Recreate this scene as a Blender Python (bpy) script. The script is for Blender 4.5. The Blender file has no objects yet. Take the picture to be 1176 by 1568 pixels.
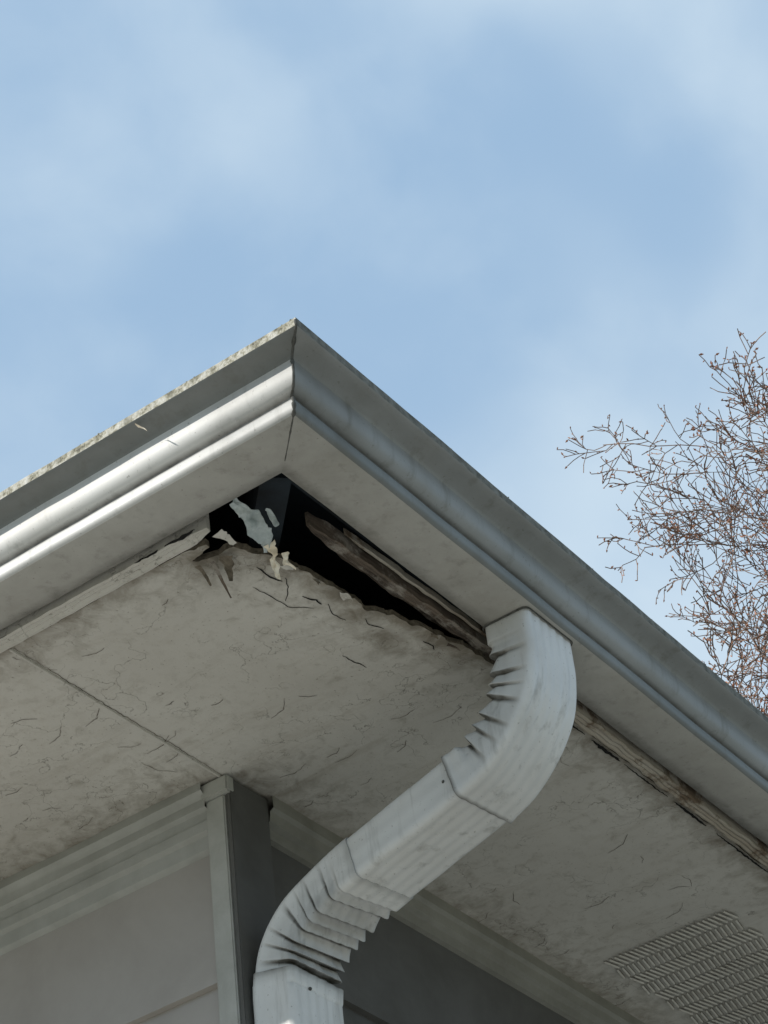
import bpy, bmesh, math, random
from mathutils import Vector, Matrix, noise
from mathutils.geometry import delaunay_2d_cdt
random.seed(7)
R=random.random
def U(a,b): return a+(b-a)*random.random()
scene=bpy.context.scene
EAVE=3.4
# ------------------------------------------------------------ helpers
def empty(name):
    e=bpy.data.objects.new(name,None); scene.collection.objects.link(e); return e
def set_grime_shade(o,vals):
    a=o.data.attributes.new('grime_shade','FLOAT','POINT'); a.data.foreach_set('value',vals)  # per-vertex darkening: dirt, plus painted shade on the gutter
def mesh(name,vs,fs,mat=None,parent=None,smooth=None,mats=None,midx=None):
    me=bpy.data.meshes.new(name); me.from_pydata([tuple(v) for v in vs],[],[tuple(f) for f in fs]); me.update()
    for m in (mats or ([mat] if mat else [])): me.materials.append(m)
    if midx:
        for p,i in zip(me.polygons,midx): p.material_index=i
    bm=bmesh.new(); bm.from_mesh(me); bmesh.ops.recalc_face_normals(bm,faces=bm.faces)
    if smooth is not None:
        for f in bm.faces: f.smooth=True
        for e in bm.edges:
            if len(e.link_faces)==2: e.smooth = e.calc_face_angle(0)<math.radians(smooth)
            else: e.smooth=False
    bm.to_mesh(me); bm.free()
    o=bpy.data.objects.new(name,me); scene.collection.objects.link(o)
    if parent: o.parent=parent
    return o
def box(name,x0,x1,y0,y1,z0,z1,mat,parent,bev=0.0):
    bm=bmesh.new(); bmesh.ops.create_cube(bm,size=1)
    for v in bm.verts:
        v.co=Vector((x0+(v.co.x+.5)*(x1-x0),y0+(v.co.y+.5)*(y1-y0),z0+(v.co.z+.5)*(z1-z0)))
    if bev: bmesh.ops.bevel(bm,geom=bm.edges,offset=bev,segments=2,affect='EDGES')
    me=bpy.data.meshes.new(name); bm.to_mesh(me); bm.free(); me.materials.append(mat)
    o=bpy.data.objects.new(name,me); scene.collection.objects.link(o); o.parent=parent; return o
def node(nt,t,**k):
    n=nt.nodes.new(t)
    for a,b in k.items(): setattr(n,a,b)
    return n
class M:
    def __init__(s,name,rough=.5,spec=.4,metal=0):
        s.m=bpy.data.materials.new(name); s.m.use_nodes=True; s.nt=s.m.node_tree; s.b=s.nt.nodes['Principled BSDF']
        s.b.inputs['Roughness'].default_value=rough; s.b.inputs['Specular IOR Level'].default_value=spec; s.b.inputs['Metallic'].default_value=metal
        s.tc=node(s.nt,'ShaderNodeTexCoord'); s.bumps=None
    def attr(s,name='grime_shade'):
        return node(s.nt,'ShaderNodeAttribute',attribute_name=name).outputs['Fac']
    def noise(s,scale,detail=6,rough=.6,dist=0,stretch=None):
        n=node(s.nt,'ShaderNodeTexNoise'); n.inputs['Scale'].default_value=scale; n.inputs['Detail'].default_value=detail
        n.inputs['Roughness'].default_value=rough; n.inputs['Distortion'].default_value=dist
        if stretch:
            mp=node(s.nt,'ShaderNodeMapping'); mp.inputs['Scale'].default_value=stretch
            s.nt.links.new(s.tc.outputs['Object'],mp.inputs['Vector']); s.nt.links.new(mp.outputs[0],n.inputs['Vector'])
        else: s.nt.links.new(s.tc.outputs['Object'],n.inputs['Vector'])
        return n.outputs['Fac']
    def ramp(s,fac,stops):
        r=node(s.nt,'ShaderNodeValToRGB'); s.nt.links.new(fac,r.inputs[0]); e=r.color_ramp.elements
        while len(e)<len(stops): e.new(.5)
        for el,(p,c) in zip(e,stops): el.position=p; el.color=(c if isinstance(c,tuple) else (c,c,c))+(1,)
        return r.outputs[0]
    def mix(s,fac,a,b,mode='MIX'):
        m=node(s.nt,'ShaderNodeMix',data_type='RGBA',blend_type=mode)
        for i,v in ((0,fac),(6,a),(7,b)):
            if hasattr(v,'is_output'): s.nt.links.new(v,m.inputs[i])
            elif i==0: m.inputs[0].default_value=v
            else: m.inputs[i].default_value=tuple(v)+(1,)
        return m.outputs[2]
    def cracks(s,scale,width,stretch=None):
        w=node(s.nt,'ShaderNodeTexVoronoi',feature='DISTANCE_TO_EDGE'); w.inputs['Scale'].default_value=scale
        nz=node(s.nt,'ShaderNodeTexNoise'); nz.inputs['Scale'].default_value=scale*1.7; nz.inputs['Detail'].default_value=5
        s.nt.links.new(s.tc.outputs['Object'],nz.inputs['Vector'])
        ad=node(s.nt,'ShaderNodeMix',data_type='RGBA',blend_type='LINEAR_LIGHT'); ad.inputs[0].default_value=.12
        mp=node(s.nt,'ShaderNodeMapping')
        if stretch: mp.inputs['Scale'].default_value=stretch
        s.nt.links.new(s.tc.outputs['Object'],ad.inputs[6]); s.nt.links.new(nz.outputs['Color'],ad.inputs[7])
        s.nt.links.new(ad.outputs[2],mp.inputs[0]); s.nt.links.new(mp.outputs[0],w.inputs['Vector'])
        return s.ramp(w.outputs['Distance'],[(0,1.),(width,0.)])
    def color(s,c):
        if hasattr(c,'is_output'): s.nt.links.new(c,s.b.inputs['Base Color'])
        else: s.b.inputs['Base Color'].default_value=tuple(c)+(1,)
        return s
    def bump(s,fac,strength,dist=.01):
        b=node(s.nt,'ShaderNodeBump'); b.inputs['Strength'].default_value=abs(strength); b.inputs['Distance'].default_value=dist; b.invert=strength<0
        s.nt.links.new(fac,b.inputs['Height'])
        if s.bumps: s.nt.links.new(s.bumps,b.inputs['Normal'])
        s.bumps=b.outputs[0]; s.nt.links.new(s.bumps,s.b.inputs['Normal']); return s
    def rough(s,fac,a,b):
        mr=node(s.nt,'ShaderNodeMapRange'); mr.inputs[3].default_value=a; mr.inputs[4].default_value=b
        s.nt.links.new(fac,mr.inputs[0]); s.nt.links.new(mr.outputs[0],s.b.inputs['Roughness']); return s
    def mul(s,a,b,op='MULTIPLY'):
        n=node(s.nt,'ShaderNodeMath',operation=op)
        for i,v in enumerate((a,b)):
            if hasattr(v,'is_output'): s.nt.links.new(v,n.inputs[i])
            else: n.inputs[i].default_value=v
        return n.outputs[0]
# ------------------------------------------------------------ materials
def soffit_mat():
    m=M('soffit_paint',.6,.25)
    big=m.noise(3,4); fine=m.noise(60,8,.7)
    c=m.mix(m.ramp(big,[(.3,0.),(.75,1.)]),(.57,.555,.515),(.46,.44,.40))
    c=m.mix(m.mul(m.ramp(fine,[(.50,0.),(.8,1.)]),.45),c,(.32,.295,.25))
    st=m.noise(22,5,.7,.6,(1.,.18,1))
    c=m.mix(m.mul(m.ramp(st,[(.54,0.),(.72,1.)]),.40),c,(.34,.31,.26))
    ck=m.cracks(9,.010,(1,.45,1)); mask=m.ramp(m.noise(7,3),[(.44,0.),(.54,1.)])
    c=m.mix(m.mul(m.mul(ck,mask),.65),c,(.14,.13,.11))
    sp=m.noise(240,2,.5); c=m.mix(m.mul(m.ramp(sp,[(.67,0.),(.75,1.)]),.6),c,(.15,.13,.1))
    g=m.attr(); gn=m.ramp(m.mul(m.noise(30,7,.7,.5),g,'ADD'),[(.58,0.),(1.02,1.)])
    c=m.mix(m.mul(gn,.85),c,(.16,.135,.10))
    m.color(c); m.bump(big,.5,.01); m.bump(fine,.3,.002); m.bump(m.mul(ck,mask),-.4,.002); return m.m
def gutter_mat(name,base,dark,warm,r=.32,spec=.5,drip=.35):
    m=M(name,r,spec)
    big=m.noise(3.5,4,.55,.3); st=m.noise(9,6,.65,.3)
    c=m.mix(m.ramp(big,[(.35,0.),(.7,1.)]),base,dark)
    c=m.mix(m.mul(m.ramp(st,[(.50,0.),(.8,1.)]),.45),c,warm)
    dr=m.noise(38,5,.65,.15,(1,1,.10)); c=m.mix(m.mul(m.ramp(dr,[(.55,0.),(.72,1.)]),drip),c,(.13,.125,.105))
    sp=m.noise(190,2,.6); c=m.mix(m.mul(m.ramp(sp,[(.67,0.),(.75,1.)]),.5),c,(.14,.13,.11))
    g=m.attr(); gn=m.mul(g,m.mul(m.mul(m.noise(26,6,.7),1.3),.25,'ADD'))
    c=m.mix(gn,c,(.075,.07,.058))
    m.color(c); m.rough(st,r,r+.14); m.bump(big,.12,.006); m.bump(sp,.08,.001); return m.m
def plain(name,a,b,scale=20,rough=.7,bump=.3,bd=.004,spec=.3):
    m=M(name,rough,spec); n=m.noise(scale,7,.65,.3)
    m.color(m.mix(m.ramp(n,[(.35,0.),(.68,1.)]),a,b)); m.bump(n,bump,bd); return m.m
SOF=soffit_mat()
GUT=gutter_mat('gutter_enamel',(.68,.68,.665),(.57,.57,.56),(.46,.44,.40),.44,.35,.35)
GUTS=gutter_mat('gutter_enamel_shaded',(.34,.355,.36),(.27,.285,.288),(.23,.225,.205),.46,.35,.42)  # shaded copy of the enamel: right run's shade is in the colour
COVE=gutter_mat('gutter_enamel_cove_shade',(.24,.255,.255),(.18,.195,.195),(.15,.145,.125),.5,.35,.4)  # shade under the hem painted as darker enamel, also on right lip
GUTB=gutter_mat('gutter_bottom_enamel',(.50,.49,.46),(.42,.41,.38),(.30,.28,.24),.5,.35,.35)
DSP=gutter_mat('downspout_enamel',(.70,.705,.695),(.57,.575,.57),(.41,.39,.35),.36,.45,.45)
def hem_mat():
    m=M('gutter_lip_weathered',.8,.2); n=m.noise(75,5,.7); n2=m.noise(28,5,.7)
    c=m.ramp(n,[(.34,(.10,.095,.075)),(.44,(.29,.275,.21)),(.52,(.46,.445,.385)),(.66,(.58,.57,.53))])
    c=m.mix(m.ramp(n2,[(.54,0.),(.66,.7)]),c,(.17,.165,.125)); m.color(c); m.bump(n,.9,.004); return m.m
HEM=hem_mat()
HEMR=plain('gutter_lip_dirty',(.20,.20,.18),(.06,.06,.045),60)
CAULK=plain('old_caulk',(.13,.13,.12),(.05,.05,.045),90)
def wood_mat(name,a,b,cc,st=(.12,1,1)):
    m=M(name,.85,.15); g=m.noise(70,8,.7,.5,st); w=m.noise(18,6,.7)
    c=m.mix(m.ramp(g,[(.38,0.),(.62,1.)]),a,b); c=m.mix(m.ramp(w,[(.50,0.),(.60,1.)]),c,cc)
    m.color(c); m.bump(g,.9,.004); return m.m
ROT=wood_mat('rotten_wood',(.15,.12,.095),(.06,.048,.04),(.27,.245,.215))
PEEL=wood_mat('peeling_fascia',(.42,.39,.335),(.33,.29,.235),(.16,.12,.085))
SHADEW=plain('attic_wood_shade',(.016,.024,.032),(.007,.009,.011),14,.8)  # cavity darkness and bluish sky reflection put into the wood colour
BREAK=plain('torn_board_edge',(.20,.17,.13),(.06,.05,.038),120,.9,.8)
CREAM=plain('torn_insulation',(.88,.83,.72),(.66,.55,.40),60,.8,.6)
FILM=plain('torn_flashing_wrap',(.52,.57,.58),(.26,.31,.32),40,.5,.6)
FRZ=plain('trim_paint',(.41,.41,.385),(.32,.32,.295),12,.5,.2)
FRZR=plain('trim_paint_shaded_side',(.28,.275,.245),(.20,.195,.17),12,.5,.2)  # right-hand trim: its shade is painted in as a darker tone
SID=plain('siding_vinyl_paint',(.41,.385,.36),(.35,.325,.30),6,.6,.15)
SIDD=plain('siding_shaded_side_paint',(.12,.118,.112),(.085,.083,.076),8,.6,.2)  # right wall's shade put into a darker siding colour
CBR=plain('corner_board_paint',(.44,.44,.41),(.34,.34,.31),15,.5,.25)
SHG=plain('asphalt_shingles',(.07,.068,.065),(.035,.034,.033),60,.9,.8)
BLACK=plain('dark_gap',(.012,.011,.010),(.006,.006,.006),50,.9)

# ------------------------------------------------------------ house
house=empty('house')
LX,LY=5.2,9.0
OA,OB=.482,.478
torn=[(.50,.034),(.481,.031),(.452,.038),(.427,.050),(.395,.051),(.359,.058),(.338,.063),(.317,.068),(.300,.076),(.287,.079),(.262,.080),(.234,.083),(.205,.084),(.182,.088),(.160,.094),(.139,.098),(.120,.104),(.103,.110),(.085,.118),(.070,.132),(.068,.160),(.062,.182),(.054,.186),(.050,.170),(.043,.150),(.035,.150),(.033,.19)]
fine=[]
for a,b in zip(torn[:-1],torn[1:]):
    n=max(1,int(math.dist(a,b)/.005))
    for i in range(n):
        t=i/n; p=Vector((a[0]+(b[0]-a[0])*t,a[1]+(b[1]-a[1])*t,0))
        d=noise.noise_vector(p*60)*.0045+noise.noise_vector(p*190)*.003
        if i==0 and a is torn[0]: d=Vector((0,0,0))
        fine.append((p.x+d.x,p.y+d.y))
fine.append(torn[-1])
edgeR=[]
x=.55
while x<3:
    edgeR.append((x,.032+.005*noise.noise(Vector((x*9,0,0)))+.004*noise.noise(Vector((x*40,3,0))))); x+=.02
edgeL=[]
y=.21
while y<3:
    edgeL.append((.033+.003*noise.noise(Vector((7,y*9,0)))+.002*noise.noise(Vector((2,y*40,3))),y)); y+=.02
outline=[(LX,.032)]+edgeR[::-1]+fine+edgeL+[(.033,LY),(OA+.03,LY),(OA+.03,OB+.03),(LX,OB+.03)]
def inside(p,poly):
    c=False; n=len(poly)
    for i in range(n):
        x1,y1=poly[i]; x2,y2=poly[i-1]
        if (y1>p[1])!=(y2>p[1]) and p[0]<(x2-x1)*(p[1]-y1)/(y2-y1)+x1: c=not c
    return c
pts=[Vector(p) for p in outline]; ne=len(pts)
st=.009
for i in range(0,int(.95/st)):
    for j in range(0,int(.75/st)):
        p=(st*i+st*.5*(j%2),st*j)
        if (p[0]<OA+.02 or p[1]<OB+.02) and inside(p,outline): pts.append(Vector(p))
for i in range(0,80):
    for j in range(0,80):
        p=(.03*i,.03*j)
        if not(p[0]<.95 and p[1]<.75) and (p[0]<OA+.02 or p[1]<OB+.02) and inside(p,outline): pts.append(Vector(p))
vv,ee,ff,_,_,_=delaunay_2d_cdt(pts,[(i,(i+1)%ne) for i in range(ne)],[],0,1e-5)
def hd(x,y):
    return min(math.dist((x,y),q) for q in torn[1:-1])
def sofz(x,y):
    p=Vector((x,y,0)); z=.004+.0026*noise.noise(p*6)
    if x<.9 and y<.7:
        d=hd(x,y); z-= .011*math.exp(-d/.035)*(.45+noise.noise(p*22)) ; z-=.008*math.exp(-((x-.32)**2+(y-.15)**2)/.008)
        z+=.0018*noise.noise(p*55)*math.exp(-d/.08)
        z+=.005*math.sin(16*(x+y*.7))*math.exp(-((x-.28)**2+(y-.16)**2)/.006)
        q=Vector((x+.2*y,y*2.2,1.3)); z+=.0045*noise.noise(q*18)*math.exp(-((x-.34)**2/.007+(y-.11)**2/.0016))
    return z
tv=[(v.x,v.y,sofz(v.x,v.y)) for v in vv]
tf=[f for f in ff if inside((sum(vv[i].x for i in f)/3,sum(vv[i].y for i in f)/3),outline)]
s=mesh('soffit',tv,tf,parent=house,smooth=50,mats=[SOF,BREAK])
if s.data.polygons[0].normal.z>0: s.data.flip_normals()
gr=[]
for v in vv:
    x,y=v.x,v.y
    d=hd(x,y); g=.56*math.exp(-d/.042)
    g=max(g,.36*math.exp(-((x-.36)**2/.006+(y-.10)**2/.0014)))
    if x>.5 or y>.2:
        e=min(y if x>.48 else 9,x if y>.1 else 9); g=max(g,.44*math.exp(-max(0,e-.033)/.035))
    if x>OA: g=max(g,.36*math.exp(-(OB-y)/.07))  # darkens the soffit towards both walls
    if x<OA: g=max(g,.36*math.exp(-max(0,(OA-x))/.07) if y>OB else 0)
    gr.append(g)
set_grime_shade(s,gr)
md=s.modifiers.new('thick','SOLIDIFY'); md.thickness=.009; md.offset=-1; md.material_offset_rim=1
box('soffit_joint_left',.034,OA,.4815,.4855,.0008,.008,SOF,house,.0008)
box('soffit_joint_right',2.45,2.456,.034,OB,-.0012,.006,SOF,house,.0008)
mesh('soffit_far_sides',[(LX+.2,.02,.004),(LX-.45,.02,.004),(LX-.45,LY,.004),(LX+.2,LY,.004),(0,LY-.4,.0),(LX,LY-.4,.0),(LX,LY+.2,0),(0,LY+.2,0)],[(0,1,2,3),(4,5,6,7)],SOF,house)

def board(name,p0,p1,w,h,mat,seg=.012,rag=.004,wob=.002,taper0=False):
    p0=Vector(p0);p1=Vector(p1);L=(p1-p0).length;T=(p1-p0)/L;S=Vector((0,0,1)).cross(T).normalized();n=max(4,min(500,int(L/seg)))
    vs=[];fs=[]
    prof=[(-.5,0),(-.3,-.03),(-.1,.06),(.05,.0),(.2,.08),(.35,.0),(.5,.05),(.5,1),(-.5,1)]
    for i in range(n+1):
        t=i/n; c=p0+T*L*t
        k=1
        if taper0: k=min(1,.3+t*L/.05*(.8+.4*noise.noise(c*30)))
        for a,b in prof:
            q=c+S*(a*w*k)+Vector((0,0,b*h))
            d=noise.noise_vector(q*45)*rag+noise.noise_vector(q*9)*wob
            vs.append(q+Vector((d.x*.3,d.y,d.z*.5)))
    m=len(prof)
    for i in range(n):
        for j in range(m): fs.append((i*m+j,i*m+(j+1)%m,(i+1)*m+(j+1)%m,(i+1)*m+j))
    fs.append(tuple(range(m))); fs.append(tuple(n*m+j for j in range(m)))
    return mesh(name,vs,fs,mat,house,smooth=30)
board('rotten_fascia_board',(.108,.043,.012),(.60,.0215,.004),.0155,.022,ROT,.006,.003,.002,True)
board('rotten_fascia_edge_strip',(.165,.0245,.022),(.60,.0080,.012),.0045,.01,PEEL,.006,.0018,.0015,True)
board('fascia_board_right',(.58,.0195,.0015),(3.2,.0195,.0015),.023,.03,PEEL,.01,.003,.0015)
board('fascia_board_right_far',(3.2,.0195,.0015),(LX,.0195,.0015),.023,.03,PEEL,.05,.003,.001)
board('inner_splinter_board',(.19,.062,.034),(.50,.050,.030),.010,.012,ROT,.008,.005,.003,True)
board('fascia_board_left',(.0190,.13,.001),(.0190,3.2,.001),.0225,.03,SOF,.01,.003,.002,True)
board('fascia_board_left_far',(.0190,3.2,.001),(.0190,LY,.001),.0225,.03,SOF,.05,.002,.001)
box('sub_fascia_left',.004,.022,.03,LY,.034,.10,SHADEW,house)
box('sub_fascia_right',.004,LX,.004,.022,.036,.10,SHADEW,house)
for i in range(10):
    box('rafter_%d'%i,.66+i*.406,.70+i*.406,.03,.5,.03,.12,SHADEW,house)
    box('lookout_%d'%i,.03,.5,.66+i*.406,.70+i*.406,.03,.12,SHADEW,house)
hv=[];w=.02
for (a,z) in ((.025,.03),(.6,.03),(.6,.16),(.025,.10)):
    for sgn in (-1,1): hv.append((a-sgn*w*.7,a+sgn*w*.7,z))
mesh('hip_rafter',hv,[(0,1,3,2),(2,3,5,4),(4,5,7,6),(6,7,1,0),(0,2,4,6),(1,3,5,7)],SHADEW,house)
def roofz(d,o=0): return .098+.36*d+o
ca=-.03
def hip(off,ext,name,mat):
    x0=y0=ca-ext; x1=LX+.2+ext; y1=LY+.2+ext; r=(x1-x0)/2
    zb=roofz(-ext-.03,off); zt=roofz(r-ext-.03,off)
    return mesh(name,[(x0,y0,zb),(x1,y0,zb),(x1,y1,zb),(x0,y1,zb),(x0+r,y0+r,zt),(x0+r,y1-r,zt)],[(0,1,4),(1,2,5,4),(2,3,5),(3,0,4,5)],mat,house)
hip(0,-.0,'roof_deck',SHADEW)
hip(.016,.012,'roof_shingles',SHG)
def siding(name,fixed,axis,a0,a1,ztop,zbot,mat,expo=.215,lap=.012):
    vs=[];fs=[];z=ztop
    prof=[]
    while z>zbot:
        z2=max(zbot,z-expo); prof+= [(0.0,z),(-lap,z2+.004),(-lap,z2),(0.0,z2)]
        z=z2
    for (o,zz) in prof:
        for a in (a0,a1):
            vs.append((fixed+o,a,zz) if axis=='y' else (a,fixed+o,zz))
    for i in range(len(prof)-1): fs.append((2*i,2*i+1,2*i+3,2*i+2))
    return mesh(name,vs,fs,mat,house)
siding('wall_siding_left',OA+.014,'y',OB+.03,LY-.4,-.095,-EAVE,SID)
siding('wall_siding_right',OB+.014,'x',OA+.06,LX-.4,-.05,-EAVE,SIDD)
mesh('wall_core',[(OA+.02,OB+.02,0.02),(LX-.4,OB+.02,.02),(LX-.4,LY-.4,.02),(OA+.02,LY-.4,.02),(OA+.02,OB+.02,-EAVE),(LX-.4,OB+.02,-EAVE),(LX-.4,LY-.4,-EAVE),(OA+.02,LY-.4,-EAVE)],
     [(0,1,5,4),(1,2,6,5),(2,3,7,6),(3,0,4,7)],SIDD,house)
def mould(name,prof,mat,axis,fixed,a0,a1):
    vs=[];fs=[];n=40
    for i in range(n+1):
        a=a0+(a1-a0)*(i/n)**1.6
        for o,z in prof:
            w=.0012*noise.noise(Vector((a*3,z*20,1)))
            vs.append((fixed-o+w,a,z) if axis=='y' else (a,fixed-o+w,z))
    m=len(prof)
    for i in range(n):
        for j in range(m-1): fs.append((i*m+j,i*m+j+1,(i+1)*m+j+1,(i+1)*m+j))
    return mesh(name,vs,fs,mat,house,smooth=30)
pl=[(.0,.01),(.030,.01),(.032,-.010),(.026,-.014),(.023,-.020),(.024,-.034),(.016,-.038),(.015,-.052),(.019,-.055),(.019,-.070),(.010,-.074),(.009,-.094),(.004,-.098),(0,-.1)]
mould('frieze_left',pl,FRZ,'y',OA+.014,OB+.036,LY-.4)
pr=[(.0,.01),(.028,.01),(.029,-.016),(.022,-.020),(.020,-.036),(.010,-.040),(.009,-.056),(0,-.058)]
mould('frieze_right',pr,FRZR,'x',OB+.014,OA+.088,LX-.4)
box('corner_board_left_face',OA-.006,OA+.006,OB+.004,OB+.038,-EAVE,-.026,CBR,house,.002)
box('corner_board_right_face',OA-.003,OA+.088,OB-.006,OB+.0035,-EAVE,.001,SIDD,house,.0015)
box('corner_board_cap',OA-.012,OA+.006,OB-.008,OB+.043,-.026,.002,CBR,house,.003)

# soffit vent: rows of narrow pressed louvres ----------------------
vent=empty('soffit_vent'); vent.parent=house
vs=[];fs=[];sv=[];sf=[];xs=1.385; row=0
while xs<3.0:
    y=.150; sl_=.007*(1 if row%2 else -1)
    while y<.392:
        b=len(vs); x0=xs+.003*noise.noise(Vector((y*30,row,0))); x1=x0+.036; zz=-.0004
        vs+=[(x0,y,zz),(x1,y+sl_,zz),(x1,y+sl_+.0032,zz-.0018),(x0,y+.0032,zz-.0018),(x0,y+.0042,zz),(x1,y+sl_+.0042,zz)]
        fs+=[(b,b+1,b+2,b+3),(b+3,b+2,b+5,b+4),(b,b+3,b+4),(b+1,b+5,b+2)]
        c=len(sv); sv+=[(x0,y-.0010,zz-.0004),(x1,y+sl_-.0010,zz-.0004),(x1,y+sl_,zz-.0004),(x0,y,zz-.0004)]; sf.append((c,c+1,c+2,c+3))
        y+=.0102
    xs+=.0425; row+=1
mesh('vent_louvers',vs,fs,SOF,vent)
mesh('vent_slots',sv,sf,BREAK,vent)

def crack(name,pts,w,z=None,mat=BLACK):
    P=[]
    for a,b in zip(pts[:-1],pts[1:]):
        n=max(2,int(math.dist(a,b)/.003))
        for i in range(n):
            t=i/n; q=Vector((a[0]+(b[0]-a[0])*t,a[1]+(b[1]-a[1])*t,0)); d=noise.noise_vector(q*120)*.002; P.append((q.x+d.x,q.y+d.y))
    P.append(pts[-1]); vs=[];fs=[];n=len(P)
    for i,(x,y) in enumerate(P):
        a=P[max(0,i-1)];b=P[min(n-1,i+1)];dx,dy=b[0]-a[0],b[1]-a[1];l=math.hypot(dx,dy)+1e-9
        ww=w*math.sin(math.pi*(i+.3)/(n))**.6*(.6+.8*abs(noise.noise(Vector((x*90,y*90,5)))))+.0002
        zz=(sofz(x,y)-.0008) if z is None else z
        vs+=[(x-dy/l*ww,y+dx/l*ww,zz),(x+dy/l*ww,y-dx/l*ww,zz)]
    for i in range(n-1): fs.append((2*i,2*i+1,2*i+3,2*i+2))
    return mesh(name,vs,fs,mat,house)
crack('joint_line',[(.036,.479),(.2,.4795),(.36,.479),(.475,.479)],.0004,mat=ROT)
crack('crack_1',[(.205,.125),(.222,.117),(.235,.118)],.0016)
crack('crack_2',[(.12,.135),(.145,.135),(.165,.128)],.0014)
crack('crack_3',[(.15,.165),(.21,.155),(.235,.13)],.0006)
crack('crack_4',[(.24,.11),(.26,.12),(.285,.115)],.0006)
crack('crack_5',[(.16,.12),(.18,.13),(.2,.15)],.0006)
crack('crack_6',[(.40,.07),(.42,.068),(.43,.072)],.0010)
crack('crack_7',[(.35,.17),(.40,.165)],.0008)
crack('crack_8',[(.30,.095),(.315,.10),(.34,.092)],.0008)
for i in range(80):
    x=U(.06,2.2) if R()<.5 else U(.06,.46); y=U(.1,.44) if x>.48 else U(.20,1.3)
    a=U(0,6.3) if R()<.4 else U(-.3,.3)+1.0; l=U(.01,.06)
    crack('hairline_%d'%i,[(x,y),(x+l*.5*math.cos(a),y+l*.5*math.sin(a)),(x+l*math.cos(a+.3),y+l*math.sin(a+.3))],U(.0002,.0004),mat=ROT)
for k,(a,b,w) in enumerate([(.14,.19,.003),(.20,.24,.0022),(.46,.60,.0012),(.74,.83,.0025),(.84,.9,.0012),(1.1,1.3,.0015)]):
    crack('left_gap_%d'%k,[(.003,a),(.0045,(a+b)/2),(.003,b)],w,-.0016)
for k,(a,b,w) in enumerate([(.56,.62,.003),(.63,.76,.0022),(.78,.86,.0035),(.87,1.0,.0015),(1.02,1.12,.003),(1.15,1.35,.002),(1.4,1.7,.003)]):
    crack('right_gap_%d'%k,[(a,.0345),((a+b)/2,.0355),(b,.0345)],w,-.0005)
def flake(name,c,dirv,length,width,curl,mat,seed):
    c=Vector(c); d=Vector(dirv).normalized(); sdir=d.cross(Vector((0,0,1))).normalized(); vs=[];fs=[];n=7;m=4
    for i in range(n+1):
        t=i/n; ang=curl*t
        p=c+d*(length*t*math.cos(ang))+Vector((0,0,-1))*(length*t*math.sin(ang))
        for j in range(m+1):
            s_=(j/m-.5)*width*(1-.65*t)*(1+.5*noise.noise(Vector((t*4,seed,j))))
            q=p+sdir*s_; q+=noise.noise_vector(q*90+Vector((seed,0,0)))*width*.18; vs.append(q)
    for i in range(n):
        for j in range(m):
            a=i*(m+1)+j; fs.append((a,a+1,a+m+2,a+m+1))
    return mesh(name,vs,fs,mat,house,smooth=60)
for i,(q,d,l,w,c,mt) in enumerate([((.070,.145,-.004),(.8,.45,0),.034,.016,.5,BREAK),((.060,.185,-.003),(.9,.1,0),.035,.008,.35,BREAK),((.066,.165,-.004),(1,.35,0),.07,.006,.15,ROT),
    ((.14,.104,-.006),(-.3,-1,0),.016,.02,.5,SOF),((.24,.088,-.005),(.4,-1,0),.014,.018,.4,SOF),((.19,.094,-.005),(.2,-1,0),.010,.014,.7,BREAK),
    ((.395,.054,-.002),(.8,-.6,0),.012,.010,.6,BREAK),((.43,.05,-.002),(.9,-.5,0),.02,.007,.4,ROT),((.028,.125,0),(1,-.2,0),.03,.018,.2,SOF)]):
    flake('paint_flake_%d'%i,q,d,l,w,c,mt,i*3.1)
def scrap(name,path,widths,mat,seed,amp):
    vs=[];fs=[];m=12;n=26
    for i in range(n+1):
        t=i/n*(len(path)-1); k=min(int(t),len(path)-2); f=t-k
        p=Vector(path[k]).lerp(Vector(path[k+1]),f); w=widths[k]*(1-f)+widths[k+1]*f
        T=(Vector(path[k+1])-Vector(path[k])).normalized(); S=T.cross(Vector((.6,.45,.6))).normalized()
        for j in range(m+1):
            q=p+S*w*(j/m-.5); q=q+noise.noise_vector(q*60+Vector((seed,0,0)))*amp+noise.noise_vector(q*150+Vector((0,seed,0)))*amp*.5; vs.append(q)
    for i in range(n):
        for j in range(m):
            a=i*(m+1)+j; fs.append((a,a+1,a+m+2,a+m+1))
    o=mesh(name,vs,fs,mat,house,smooth=40); md=o.modifiers.new('t','SOLIDIFY'); md.thickness=.001; return o
scrap('hanging_wrap_scrap',[(.006,.076,.008),(.024,.076,.002),(.045,.076,-.008),(.066,.080,-.016),(.080,.088,-.018)],[.012,.018,.024,.014,.006],FILM,3,.007)
scrap('hanging_wrap_tip',[(.040,.056,.006),(.050,.056,-.002),(.058,.055,-.010)],[.006,.012,.004],FILM,9,.005)
scrap('hanging_insulation',[(.074,.082,-.014),(.084,.083,-.026),(.094,.086,-.040),(.100,.090,-.052)],[.008,.015,.010,.003],CREAM,5,.008)
scrap('hanging_insulation_tuft',[(.094,.074,-.024),(.104,.074,-.030),(.112,.072,-.036)],[.006,.012,.004],CREAM,15,.007)

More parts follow.
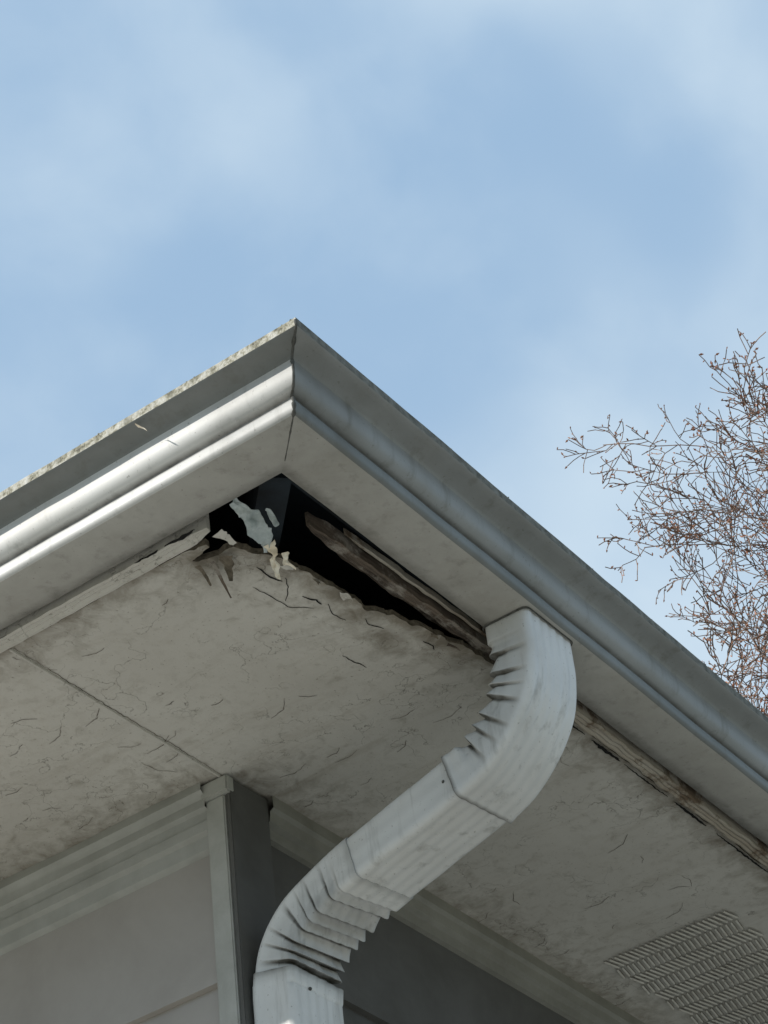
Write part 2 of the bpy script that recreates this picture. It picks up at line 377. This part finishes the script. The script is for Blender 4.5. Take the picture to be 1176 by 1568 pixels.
# ------------------------------------------------------------ gutter
gut=empty('rain_gutter')
prof=[(.002,.088),(.002,.006),(.010,.0015),(.024,0),(.083,0),(.087,.003),(.0885,.007),(.0885,.017),(.0865,.0215),(.0830,.0235),(.0840,.0270),(.091,.0300),(.0970,.0335),(.1005,.0395),(.1020,.0470),(.1018,.0550),(.1008,.0620),(.1012,.0665),(.1050,.0700),(.1120,.0728),(.1230,.0750),(.1310,.0762),(.1335,.0785),(.1340,.0900),(.1325,.0915),(.1300,.0905),(.1295,.078)]
m=len(prof); vs=[];fs=[];mi=[]
L=[0,.004,.012]
while L[-1]<3: L.append(L[-1]+.04)
L.append(LY+.15)
Lr=L[:-1]+[LX+.15]
def wob(a,o,z,k):
    f=min(1,a/.1); return (.0014*noise.noise(Vector((a*4,k*5+z*9,0)))+.0007*noise.noise(Vector((a*15,k*5,z*12))))*f
rings=[];ggr=[]
def gg(j,a,left):  # shade painted along inner bottom edge; groove, cove and mitre darkened too
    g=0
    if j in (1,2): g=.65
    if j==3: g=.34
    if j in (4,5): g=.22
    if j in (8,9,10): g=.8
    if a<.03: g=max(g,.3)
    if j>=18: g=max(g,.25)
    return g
for a in L[::-1][:-1]: rings.append([(-o-wob(a,o,z,1),a-o*(1 if a==0 else 0),z+wob(a,o,z,2)) for o,z in prof]); ggr+=[gg(j,a,1) for j in range(m)]
rings.append([(-o,-o,z) for o,z in prof]); ggr+=[gg(j,0,1) for j in range(m)]
for a in Lr[1:]: rings.append([(a,-o-wob(a,o,z,3),z+wob(a,o,z,4)) for o,z in prof]); ggr+=[gg(j,a,0) for j in range(m)]
ncor=len(L)-1
for r in rings: vs+=r
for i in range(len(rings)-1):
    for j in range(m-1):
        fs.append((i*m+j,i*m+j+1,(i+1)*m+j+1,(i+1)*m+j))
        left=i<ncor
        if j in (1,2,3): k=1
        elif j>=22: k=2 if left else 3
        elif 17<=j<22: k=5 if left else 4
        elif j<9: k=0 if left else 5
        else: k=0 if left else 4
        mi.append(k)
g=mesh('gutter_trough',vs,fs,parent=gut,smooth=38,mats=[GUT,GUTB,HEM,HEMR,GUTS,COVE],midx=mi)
set_grime_shade(g,ggr)
md=g.modifiers.new('t','SOLIDIFY'); md.thickness=.0012; md.offset=-1
bv=[];bf=[];k=6
pp=prof[4:24]
dense=[]
for a,b in zip(pp[:-1],pp[1:]):
    n=max(1,int(math.dist(a,b)/.003))
    dense+=[(a[0]+(b[0]-a[0])*t/n,a[1]+(b[1]-a[1])*t/n) for t in range(n)]
inner=[(.083*(i/22),0.) for i in range(6,22)]
dense=inner+dense
for i,(o,z) in enumerate(dense):
    a=dense[max(0,i-1)];b=dense[min(len(dense)-1,i+1)]
    T=Vector((-(b[0]-a[0]),-(b[0]-a[0]),b[1]-a[1])).normalized(); S=Vector((1,-1,0)).normalized(); Nn=T.cross(S)
    rr=(.0009 if i<len(inner) else .0024)*(.6+1.3*abs(noise.noise(Vector((i*.35,1,2)))))
    for q in range(k):
        an=2*math.pi*q/k; bv.append(Vector((-o,-o,z))+S*math.cos(an)*rr+Nn*math.sin(an)*rr*.8)
for i in range(len(dense)-1):
    for q in range(k): bf.append((i*k+q,i*k+(q+1)%k,(i+1)*k+(q+1)%k,(i+1)*k+q))
mesh('mitre_caulk',bv,bf,CAULK,gut,smooth=60)
cv=[];cf=[]
def clump(c,r,seed):
    b=len(cv); bm=bmesh.new(); bmesh.ops.create_icosphere(bm,subdivisions=1,radius=r)
    for v in bm.verts:
        q=v.co.copy(); q*=1+.6*noise.noise(q*300+Vector((seed,0,0))); q.z*=.6; cv.append(Vector(c)+q)
    for f in bm.faces: cf.append(tuple(b+v.index for v in f.verts))
    bm.free()
for i in range(330):
    a=U(-.13,2.6); clump((-.1325+U(-.0012,.001),a,.0905+U(-.003,.0005)),U(.0005,.0017),i)
for i in range(110):
    a=U(-.1,2.6); clump((a,-.1325+U(-.001,.002),.0915+U(-.002,.0005)),U(.0006,.0016),i)
mesh('lip_granules',cv,cf,HEM,gut)
flake('stuck_leaf',(-.130,.118,.072),(0.1,-.8,-.55),.018,.008,.3,CREAM,77).parent=gut

# ------------------------------------------------------------ downspout
dsp=empty('downspout')
def section(a,b,rc=.010,ribs=True):
    P=[]
    def face(cx,cy,ux,uy,nx,ny,Ln,nr,amp):
        n=nr*6
        for i in range(n+1):
            t=i/n; u=(t-.5)*Ln; d=0
            if 0<i<n and ribs: d=-amp*(.5-.5*math.cos(2*math.pi*nr*t))
            P.append((cx+ux*u+nx*d,cy+uy*u+ny*d))
    def arc(cx,cy,a0):
        for i in range(1,4):
            t=math.radians(a0+90*i/4); P.append((cx+rc*math.cos(t),cy+rc*math.sin(t)))
    ha,hb=a/2,b/2
    face(0,-hb,1,0,0,-1,a-2*rc,5,.0014); arc(ha-rc,-hb+rc,-90)
    face(ha,0,0,1,1,0,b-2*rc,2,.0008); arc(ha-rc,hb-rc,0)
    face(0,hb,-1,0,0,1,a-2*rc,5,.0014); arc(-ha+rc,hb-rc,90)
    face(-ha,0,0,-1,-1,0,b-2*rc,2,.0008); arc(-ha+rc,-hb+rc,180)
    return P
ctrl=[(.494,-.040,.012),(.494,-.040,-.030),(.495,-.037,-.062),(.496,-.024,-.108),(.496,.008,-.152),(.500,.050,-.180),(.506,.110,-.195),(.515,.19,-.210),(.526,.275,-.226),(.535,.335,-.240),(.542,.388,-.261),(.546,.421,-.298),(.547,.432,-.345),(.547,.433,-.40),(.547,.433,-.9),(.547,.433,-EAVE+.25)]
def cr(p0,p1,p2,p3,t):
    return .5*((2*p1)+(p2-p0)*t+(2*p0-5*p1+4*p2-p3)*t*t+(-p0+3*p1-3*p2+p3)*t**3)
C=[Vector(c) for c in ctrl]; C=[C[0]*2-C[1]]+C+[C[-1]*2-C[-2]]
dp=[]
for i in range(1,len(C)-2):
    for k2 in range(40): dp.append(cr(C[i-1],C[i],C[i+1],C[i+2],k2/40))
dp.append(C[-2])
S=[0]
for a,b in zip(dp[:-1],dp[1:]): S.append(S[-1]+(b-a).length)
def at(s):
    s=max(0,min(S[-1],s)); lo=0;hi=len(S)-1
    while hi-lo>1:
        mid=(lo+hi)//2
        if S[mid]<=s: lo=mid
        else: hi=mid
    f=(s-S[lo])/(S[hi]-S[lo]+1e-9); return dp[lo].lerp(dp[hi],f)
def sAt(i): return S[min(len(S)-1,i*40)]
def tube(name,s0,s1,sc,crk=None,step=.0022,flare1=0,ends=(0,0)):
    sec=section(.120*sc,.073*sc); n=max(3,int((s1-s0)/step)); vs=[];fs=[];k=len(sec); gr=[]
    for i in range(n+1):
        s=s0+(s1-s0)*i/n; p=at(s); T=(at(s+.006)-at(s-.006)).normalized()
        X=Vector((1,0,0)); X=(X-T*X.dot(T)).normalized(); N=X.cross(T)
        g=1+flare1*max(0,1-(s1-s)/.012)
        for u,v in sec:
            uu,vv_=u*g,v*g; gm=0
            if crk:
                c0,c1,num,side,dep=crk
                if c0<s<c1:
                    f_=(s-c0)/(c1-c0); fn=f_*num+.16*math.sin(f_*17); ph=fn%1.0; idx=int(fn)
                    sn=side*v/(.0365*sc); w=max(0,min(1,(sn+.85)/1.5))
                    w*=.85+.4*noise.noise(Vector((idx*7.3,u*25,v*25)))
                    env=min(1,(s-c0)/.01,(c1-s)/.01); w*=env
                    pulse=(1-ph)**1.0 if ph>.16 else .5-.5*math.cos(ph/.16*math.pi)
                    d=dep*w*pulse
                    vv_-=side*d*(1. if sn>.3 else .3); uu-=math.copysign(1,u)*d*.62*min(1,abs(u)/.05)
                    gm=w*max(0,1-abs(ph-.12)/.20)*2.1+.18*w*(2.0 if side<0 else 1)
            gm=max(gm,.8*max(0,1-(s-s0)/.014)*ends[0],.9*max(0,1-(s1-s)/.006)*ends[1])
            dn=noise.noise(Vector((s*14,u*18,v*18)))*.0012
            vs.append(p+X*(uu+math.copysign(dn,u))+N*(vv_+dn)); gr.append(min(1,gm))
    for i in range(n):
        for j in range(k): fs.append((i*k+j,i*k+(j+1)%k,(i+1)*k+(j+1)%k,(i+1)*k+j))
    o=mesh(name,vs,fs,DSP,dsp,smooth=35); set_grime_shade(o,gr)
    md=o.modifiers.new('t','SOLIDIFY'); md.thickness=.0014; md.offset=-1; return o
e1=sAt(5)+.032; e2=sAt(8)-.004; e3=sAt(12)-.004
tube('outlet_elbow',0.0,e1,.985,(sAt(1)-.004,e1-.026,8,1,.0130),step=.0016,flare1=.035,ends=(0,1))
tube('offset_pipe',e1-.012,e2,.935,None,ends=(1,0),step=.004,flare1=.0)
tube('wall_elbow',e2-.010,e3,.965,(e2+.022,e3-.006,8,-1,.0140),step=.0016,flare1=.0,ends=(.5,1))
tube('wall_pipe',e3-.018,S[-1],1.0,None,step=.01,ends=(1,0))
cv=[];cf=[];sec=section(.122,.075,.010,False);k=len(sec)
for (g_,z) in ((1,-.0030),(1,-.0012),(1.02,-.0010),(1.02,-.0004)):
    for u,v in sec: cv.append((.494+u*g_,-.040+v*g_,z))
for i in range(3):
    for j in range(k): cf.append((i*k+j,i*k+(j+1)%k,(i+1)*k+(j+1)%k,(i+1)*k+j))
mesh('outlet_collar',cv,cf,CAULK,dsp,smooth=40)
for zz in (-.95,-2.3):
    box('strap_%d'%int(-zz*100),.486,.608,.391,.395,zz-.015,zz+.015,DSP,dsp,.001)
bm=bmesh.new(); bmesh.ops.create_uvsphere(bm,u_segments=10,v_segments=6,radius=.0026)
me=bpy.data.meshes.new('screw'); bm.to_mesh(me); bm.free(); me.materials.append(CAULK)
for i,(sx,u,v) in enumerate([(e1+.012,-.0555,.0),(e3+.02,-.02,-.0365)]):
    o=bpy.data.objects.new('screw_%d'%i,me); scene.collection.objects.link(o); o.parent=dsp
    T=(at(sx+.006)-at(sx-.006)).normalized(); X=Vector((1,0,0)); X=(X-T*X.dot(T)).normalized(); o.location=at(sx)+X*u+X.cross(T)*v

# ------------------------------------------------------------ bare tree
BARK=plain('twig_bark',(.30,.21,.165),(.18,.125,.10),30,.8)
BUD=plain('spring_buds',(.56,.27,.19),(.42,.27,.17),30,.7)
random.seed(21)
tvs=[];tfs=[];bvs=[];bfs=[]
def seg_tube(pts,rad,sides):
    b=len(tvs); n=len(pts)
    for i,p in enumerate(pts):
        T=(pts[min(n-1,i+1)]-pts[max(0,i-1)]).normalized(); A=T.orthogonal().normalized(); B=T.cross(A)
        for k in range(sides):
            a=2*math.pi*k/sides; tvs.append(p+(A*math.cos(a)+B*math.sin(a))*rad[i])
    for i in range(n-1):
        for k in range(sides): tfs.append((b+i*sides+k,b+i*sides+(k+1)%sides,b+(i+1)*sides+(k+1)%sides,b+(i+1)*sides+k))
def bud(p):
    b=len(bvs); r=U(.006,.012); d=Vector((U(-1,1),U(-1,1),U(-.2,1.2))).normalized(); A=d.orthogonal().normalized();B=d.cross(A)
    bvs.extend([p,p+d*r+A*r*.5,p+d*r*2.2,p+d*r-A*r*.5,p+d*r+B*r*.5,p+d*r-B*r*.5]); bfs.extend([(b,b+1,b+2,b+3),(b,b+4,b+2,b+5)])
LEN=[0,3.3,1.9,1.0,.45,.17]; CH=[13,10,10,7,5,0]; SEG=[9,9,8,7,5,3]; SD=[10,6,5,4,3,3]
def grow(p,d,L,r,lv):
    n=SEG[lv]; pts=[p.copy()]; rad=[r]; q=p.copy(); dd=d.copy()
    wig=[.05,.16,.22,.3,.38,.4][lv]
    for i in range(n):
        dd=(dd+Vector((U(-1,1),U(-1,1),U(-1,1)))*wig+Vector((0,0,[0.05,.07,.08,.06,.05,.05][lv]))).normalized()
        q=q+dd*L/n; pts.append(q.copy()); rad.append(max(.0025,r*(1-.72*(i+1)/n)))
    seg_tube(pts,rad,SD[lv])
    if lv>=4 :
        for k in range(1,len(pts)):
            if R()<.5: bud(pts[k])
    if lv==5: return
    for c in range(CH[lv]):
        t=(U(.5,1) if lv==0 else U(.18,1)); k=min(n-1,int(t*n)); f=t*n-k
        bp=pts[k].lerp(pts[k+1],f); T=(pts[k+1]-pts[k]).normalized(); A=T.orthogonal().normalized(); A.rotate(Matrix.Rotation(U(0,6.283) if lv else c*2.4+U(-.3,.3),3,T))
        ang=math.radians(U(28,62) if lv else U(15,50)); nd=(T*math.cos(ang)+A*math.sin(ang)).normalized()
        grow(bp,nd,LEN[lv+1]*U(.6,1.15)*(1-.35*t if lv else 1),max(.0026,rad[k]*U(.45,.62)),lv+1)
base=Vector((7.58,1.86,-EAVE-.05))
grow(base,Vector((-.03,.02,1)).normalized(),5.62,.14,0)
tree=empty('bare_tree')
mesh('branches',tvs,tfs,BARK,tree)
mesh('buds',bvs,bfs,BUD,tree)

# ------------------------------------------------------------ ground
def ground_mat():
    m=M('lawn_ground',.9,.1); a=m.noise(.5,6); b=m.noise(14,8,.7)
    c=m.mix(m.ramp(a,[(.4,0.),(.6,1.)]),(.17,.16,.11),(.12,.14,.06)); c=m.mix(m.mul(b,.4),c,(.22,.20,.15)); m.color(c); m.bump(b,.6,.03); return m.m
S_=2000
mesh('ground',[(-S_,-S_,-EAVE),(S_,-S_,-EAVE),(S_,S_,-EAVE),(-S_,S_,-EAVE)],[(0,1,2,3)],ground_mat())
PAV=plain('concrete_paving',(.48,.455,.40),(.39,.365,.32),5,.85,.4)
mesh('driveway',[(-7,-7,-EAVE+.004),(12,-7,-EAVE+.004),(12,.44,-EAVE+.004),(.44,.44,-EAVE+.004),(.44,12,-EAVE+.004),(-7,12,-EAVE+.004)],[(0,1,2,3),(0,3,4,5)],PAV)

# ------------------------------------------------------------ sky + sun
SEL=math.radians(29); saz=math.atan2(.64,-.77)
sd=Vector((math.cos(SEL)*math.cos(saz),math.cos(SEL)*math.sin(saz),math.sin(SEL)))
w=bpy.data.worlds.new('World'); scene.world=w; w.use_nodes=True; nt=w.node_tree; bg=nt.nodes['Background']
sky=node(nt,'ShaderNodeTexSky',sky_type='NISHITA'); sky.sun_disc=False; sky.sun_elevation=SEL; sky.sun_rotation=math.atan2(sd.x,sd.y); sky.dust_density=1.2; sky.air_density=1.0; sky.ozone_density=1.2
tc=node(nt,'ShaderNodeTexCoord'); mp=node(nt,'ShaderNodeMapping'); mp.inputs['Scale'].default_value=(1,1,1.15); mp.inputs['Location'].default_value=(.35,.1,0)
nt.links.new(tc.outputs['Generated'],mp.inputs[0])
def wn(scale,det,ro,dist):
    n=node(nt,'ShaderNodeTexNoise'); n.inputs['Scale'].default_value=scale; n.inputs['Detail'].default_value=det; n.inputs['Roughness'].default_value=ro; n.inputs['Distortion'].default_value=dist
    nt.links.new(mp.outputs[0],n.inputs['Vector']); return n.outputs['Fac']
def wr(f,a,b,c,d):
    r=node(nt,'ShaderNodeMapRange',interpolation_type='SMOOTHSTEP')
    for i,v in zip((1,2,3,4),(a,b,c,d)): r.inputs[i].default_value=v
    nt.links.new(f,r.inputs[0]); return r.outputs[0]
def wm(op,a,b):
    n=node(nt,'ShaderNodeMath',operation=op)
    for i,v in enumerate((a,b)):
        if hasattr(v,'is_output'): nt.links.new(v,n.inputs[i])
        else: n.inputs[i].default_value=v
    return n.outputs[0]
def wmix(fac,a,b):
    mx=node(nt,'ShaderNodeMix',data_type='RGBA')
    for i,v in ((0,fac),(6,a),(7,b)):
        if hasattr(v,'is_output'): nt.links.new(v,mx.inputs[i])
        elif i==0: mx.inputs[0].default_value=v
        else: mx.inputs[i].default_value=v+(1,)
    return mx.outputs[2]
c1=wr(wn(4.6,3,.45,.15),.34,.70,0,1); c2=wr(wn(12,5,.5,.2),.35,.75,0,1)
sx=node(nt,'ShaderNodeSeparateXYZ'); nt.links.new(tc.outputs['Generated'],sx.inputs[0])
lowhaze=wr(sx.outputs['Z'],.45,.80,.22,.08)
fac=wm('ADD',wm('MULTIPLY',c1,.60),wm('MULTIPLY',c2,.20)); fac=wm('ADD',fac,lowhaze)
haze=wmix(.90,sky.outputs[0],(2.15,3.35,4.85))
nt.links.new(wmix(fac,haze,(4.75,5.6,6.2)),bg.inputs['Color']); bg.inputs['Strength'].default_value=.15
sl=bpy.data.lights.new('sun','SUN'); sl.energy=4.4; sl.angle=math.radians(.6); sl.color=(1,.95,.87)
so=bpy.data.objects.new('sun',sl); scene.collection.objects.link(so); so.rotation_euler=(-sd).to_track_quat('-Z','Y').to_euler()

# ------------------------------------------------------------ camera
yaw,pit,roll=.547,.674,-.131
f=Vector((math.cos(pit)*math.cos(yaw),math.cos(pit)*math.sin(yaw),math.sin(pit))); r=f.cross(Vector((0,0,1))).normalized(); u=r.cross(f)
r2=math.cos(roll)*r+math.sin(roll)*u; u2=-math.sin(roll)*r+math.cos(roll)*u
cam=bpy.data.cameras.new('camera'); co=bpy.data.objects.new('camera',cam); scene.collection.objects.link(co)
mt=Matrix((r2,u2,-f)).transposed().to_4x4(); mt.translation=Vector((-1.770,-1.217,-1.787)); co.matrix_world=mt
cam.sensor_fit='VERTICAL'; cam.sensor_height=24; cam.lens=24*3489/1568; cam.clip_start=.05; cam.clip_end=6000
scene.camera=co
scene.view_settings.view_transform='Standard'; scene.view_settings.look='None'; scene.view_settings.exposure=0
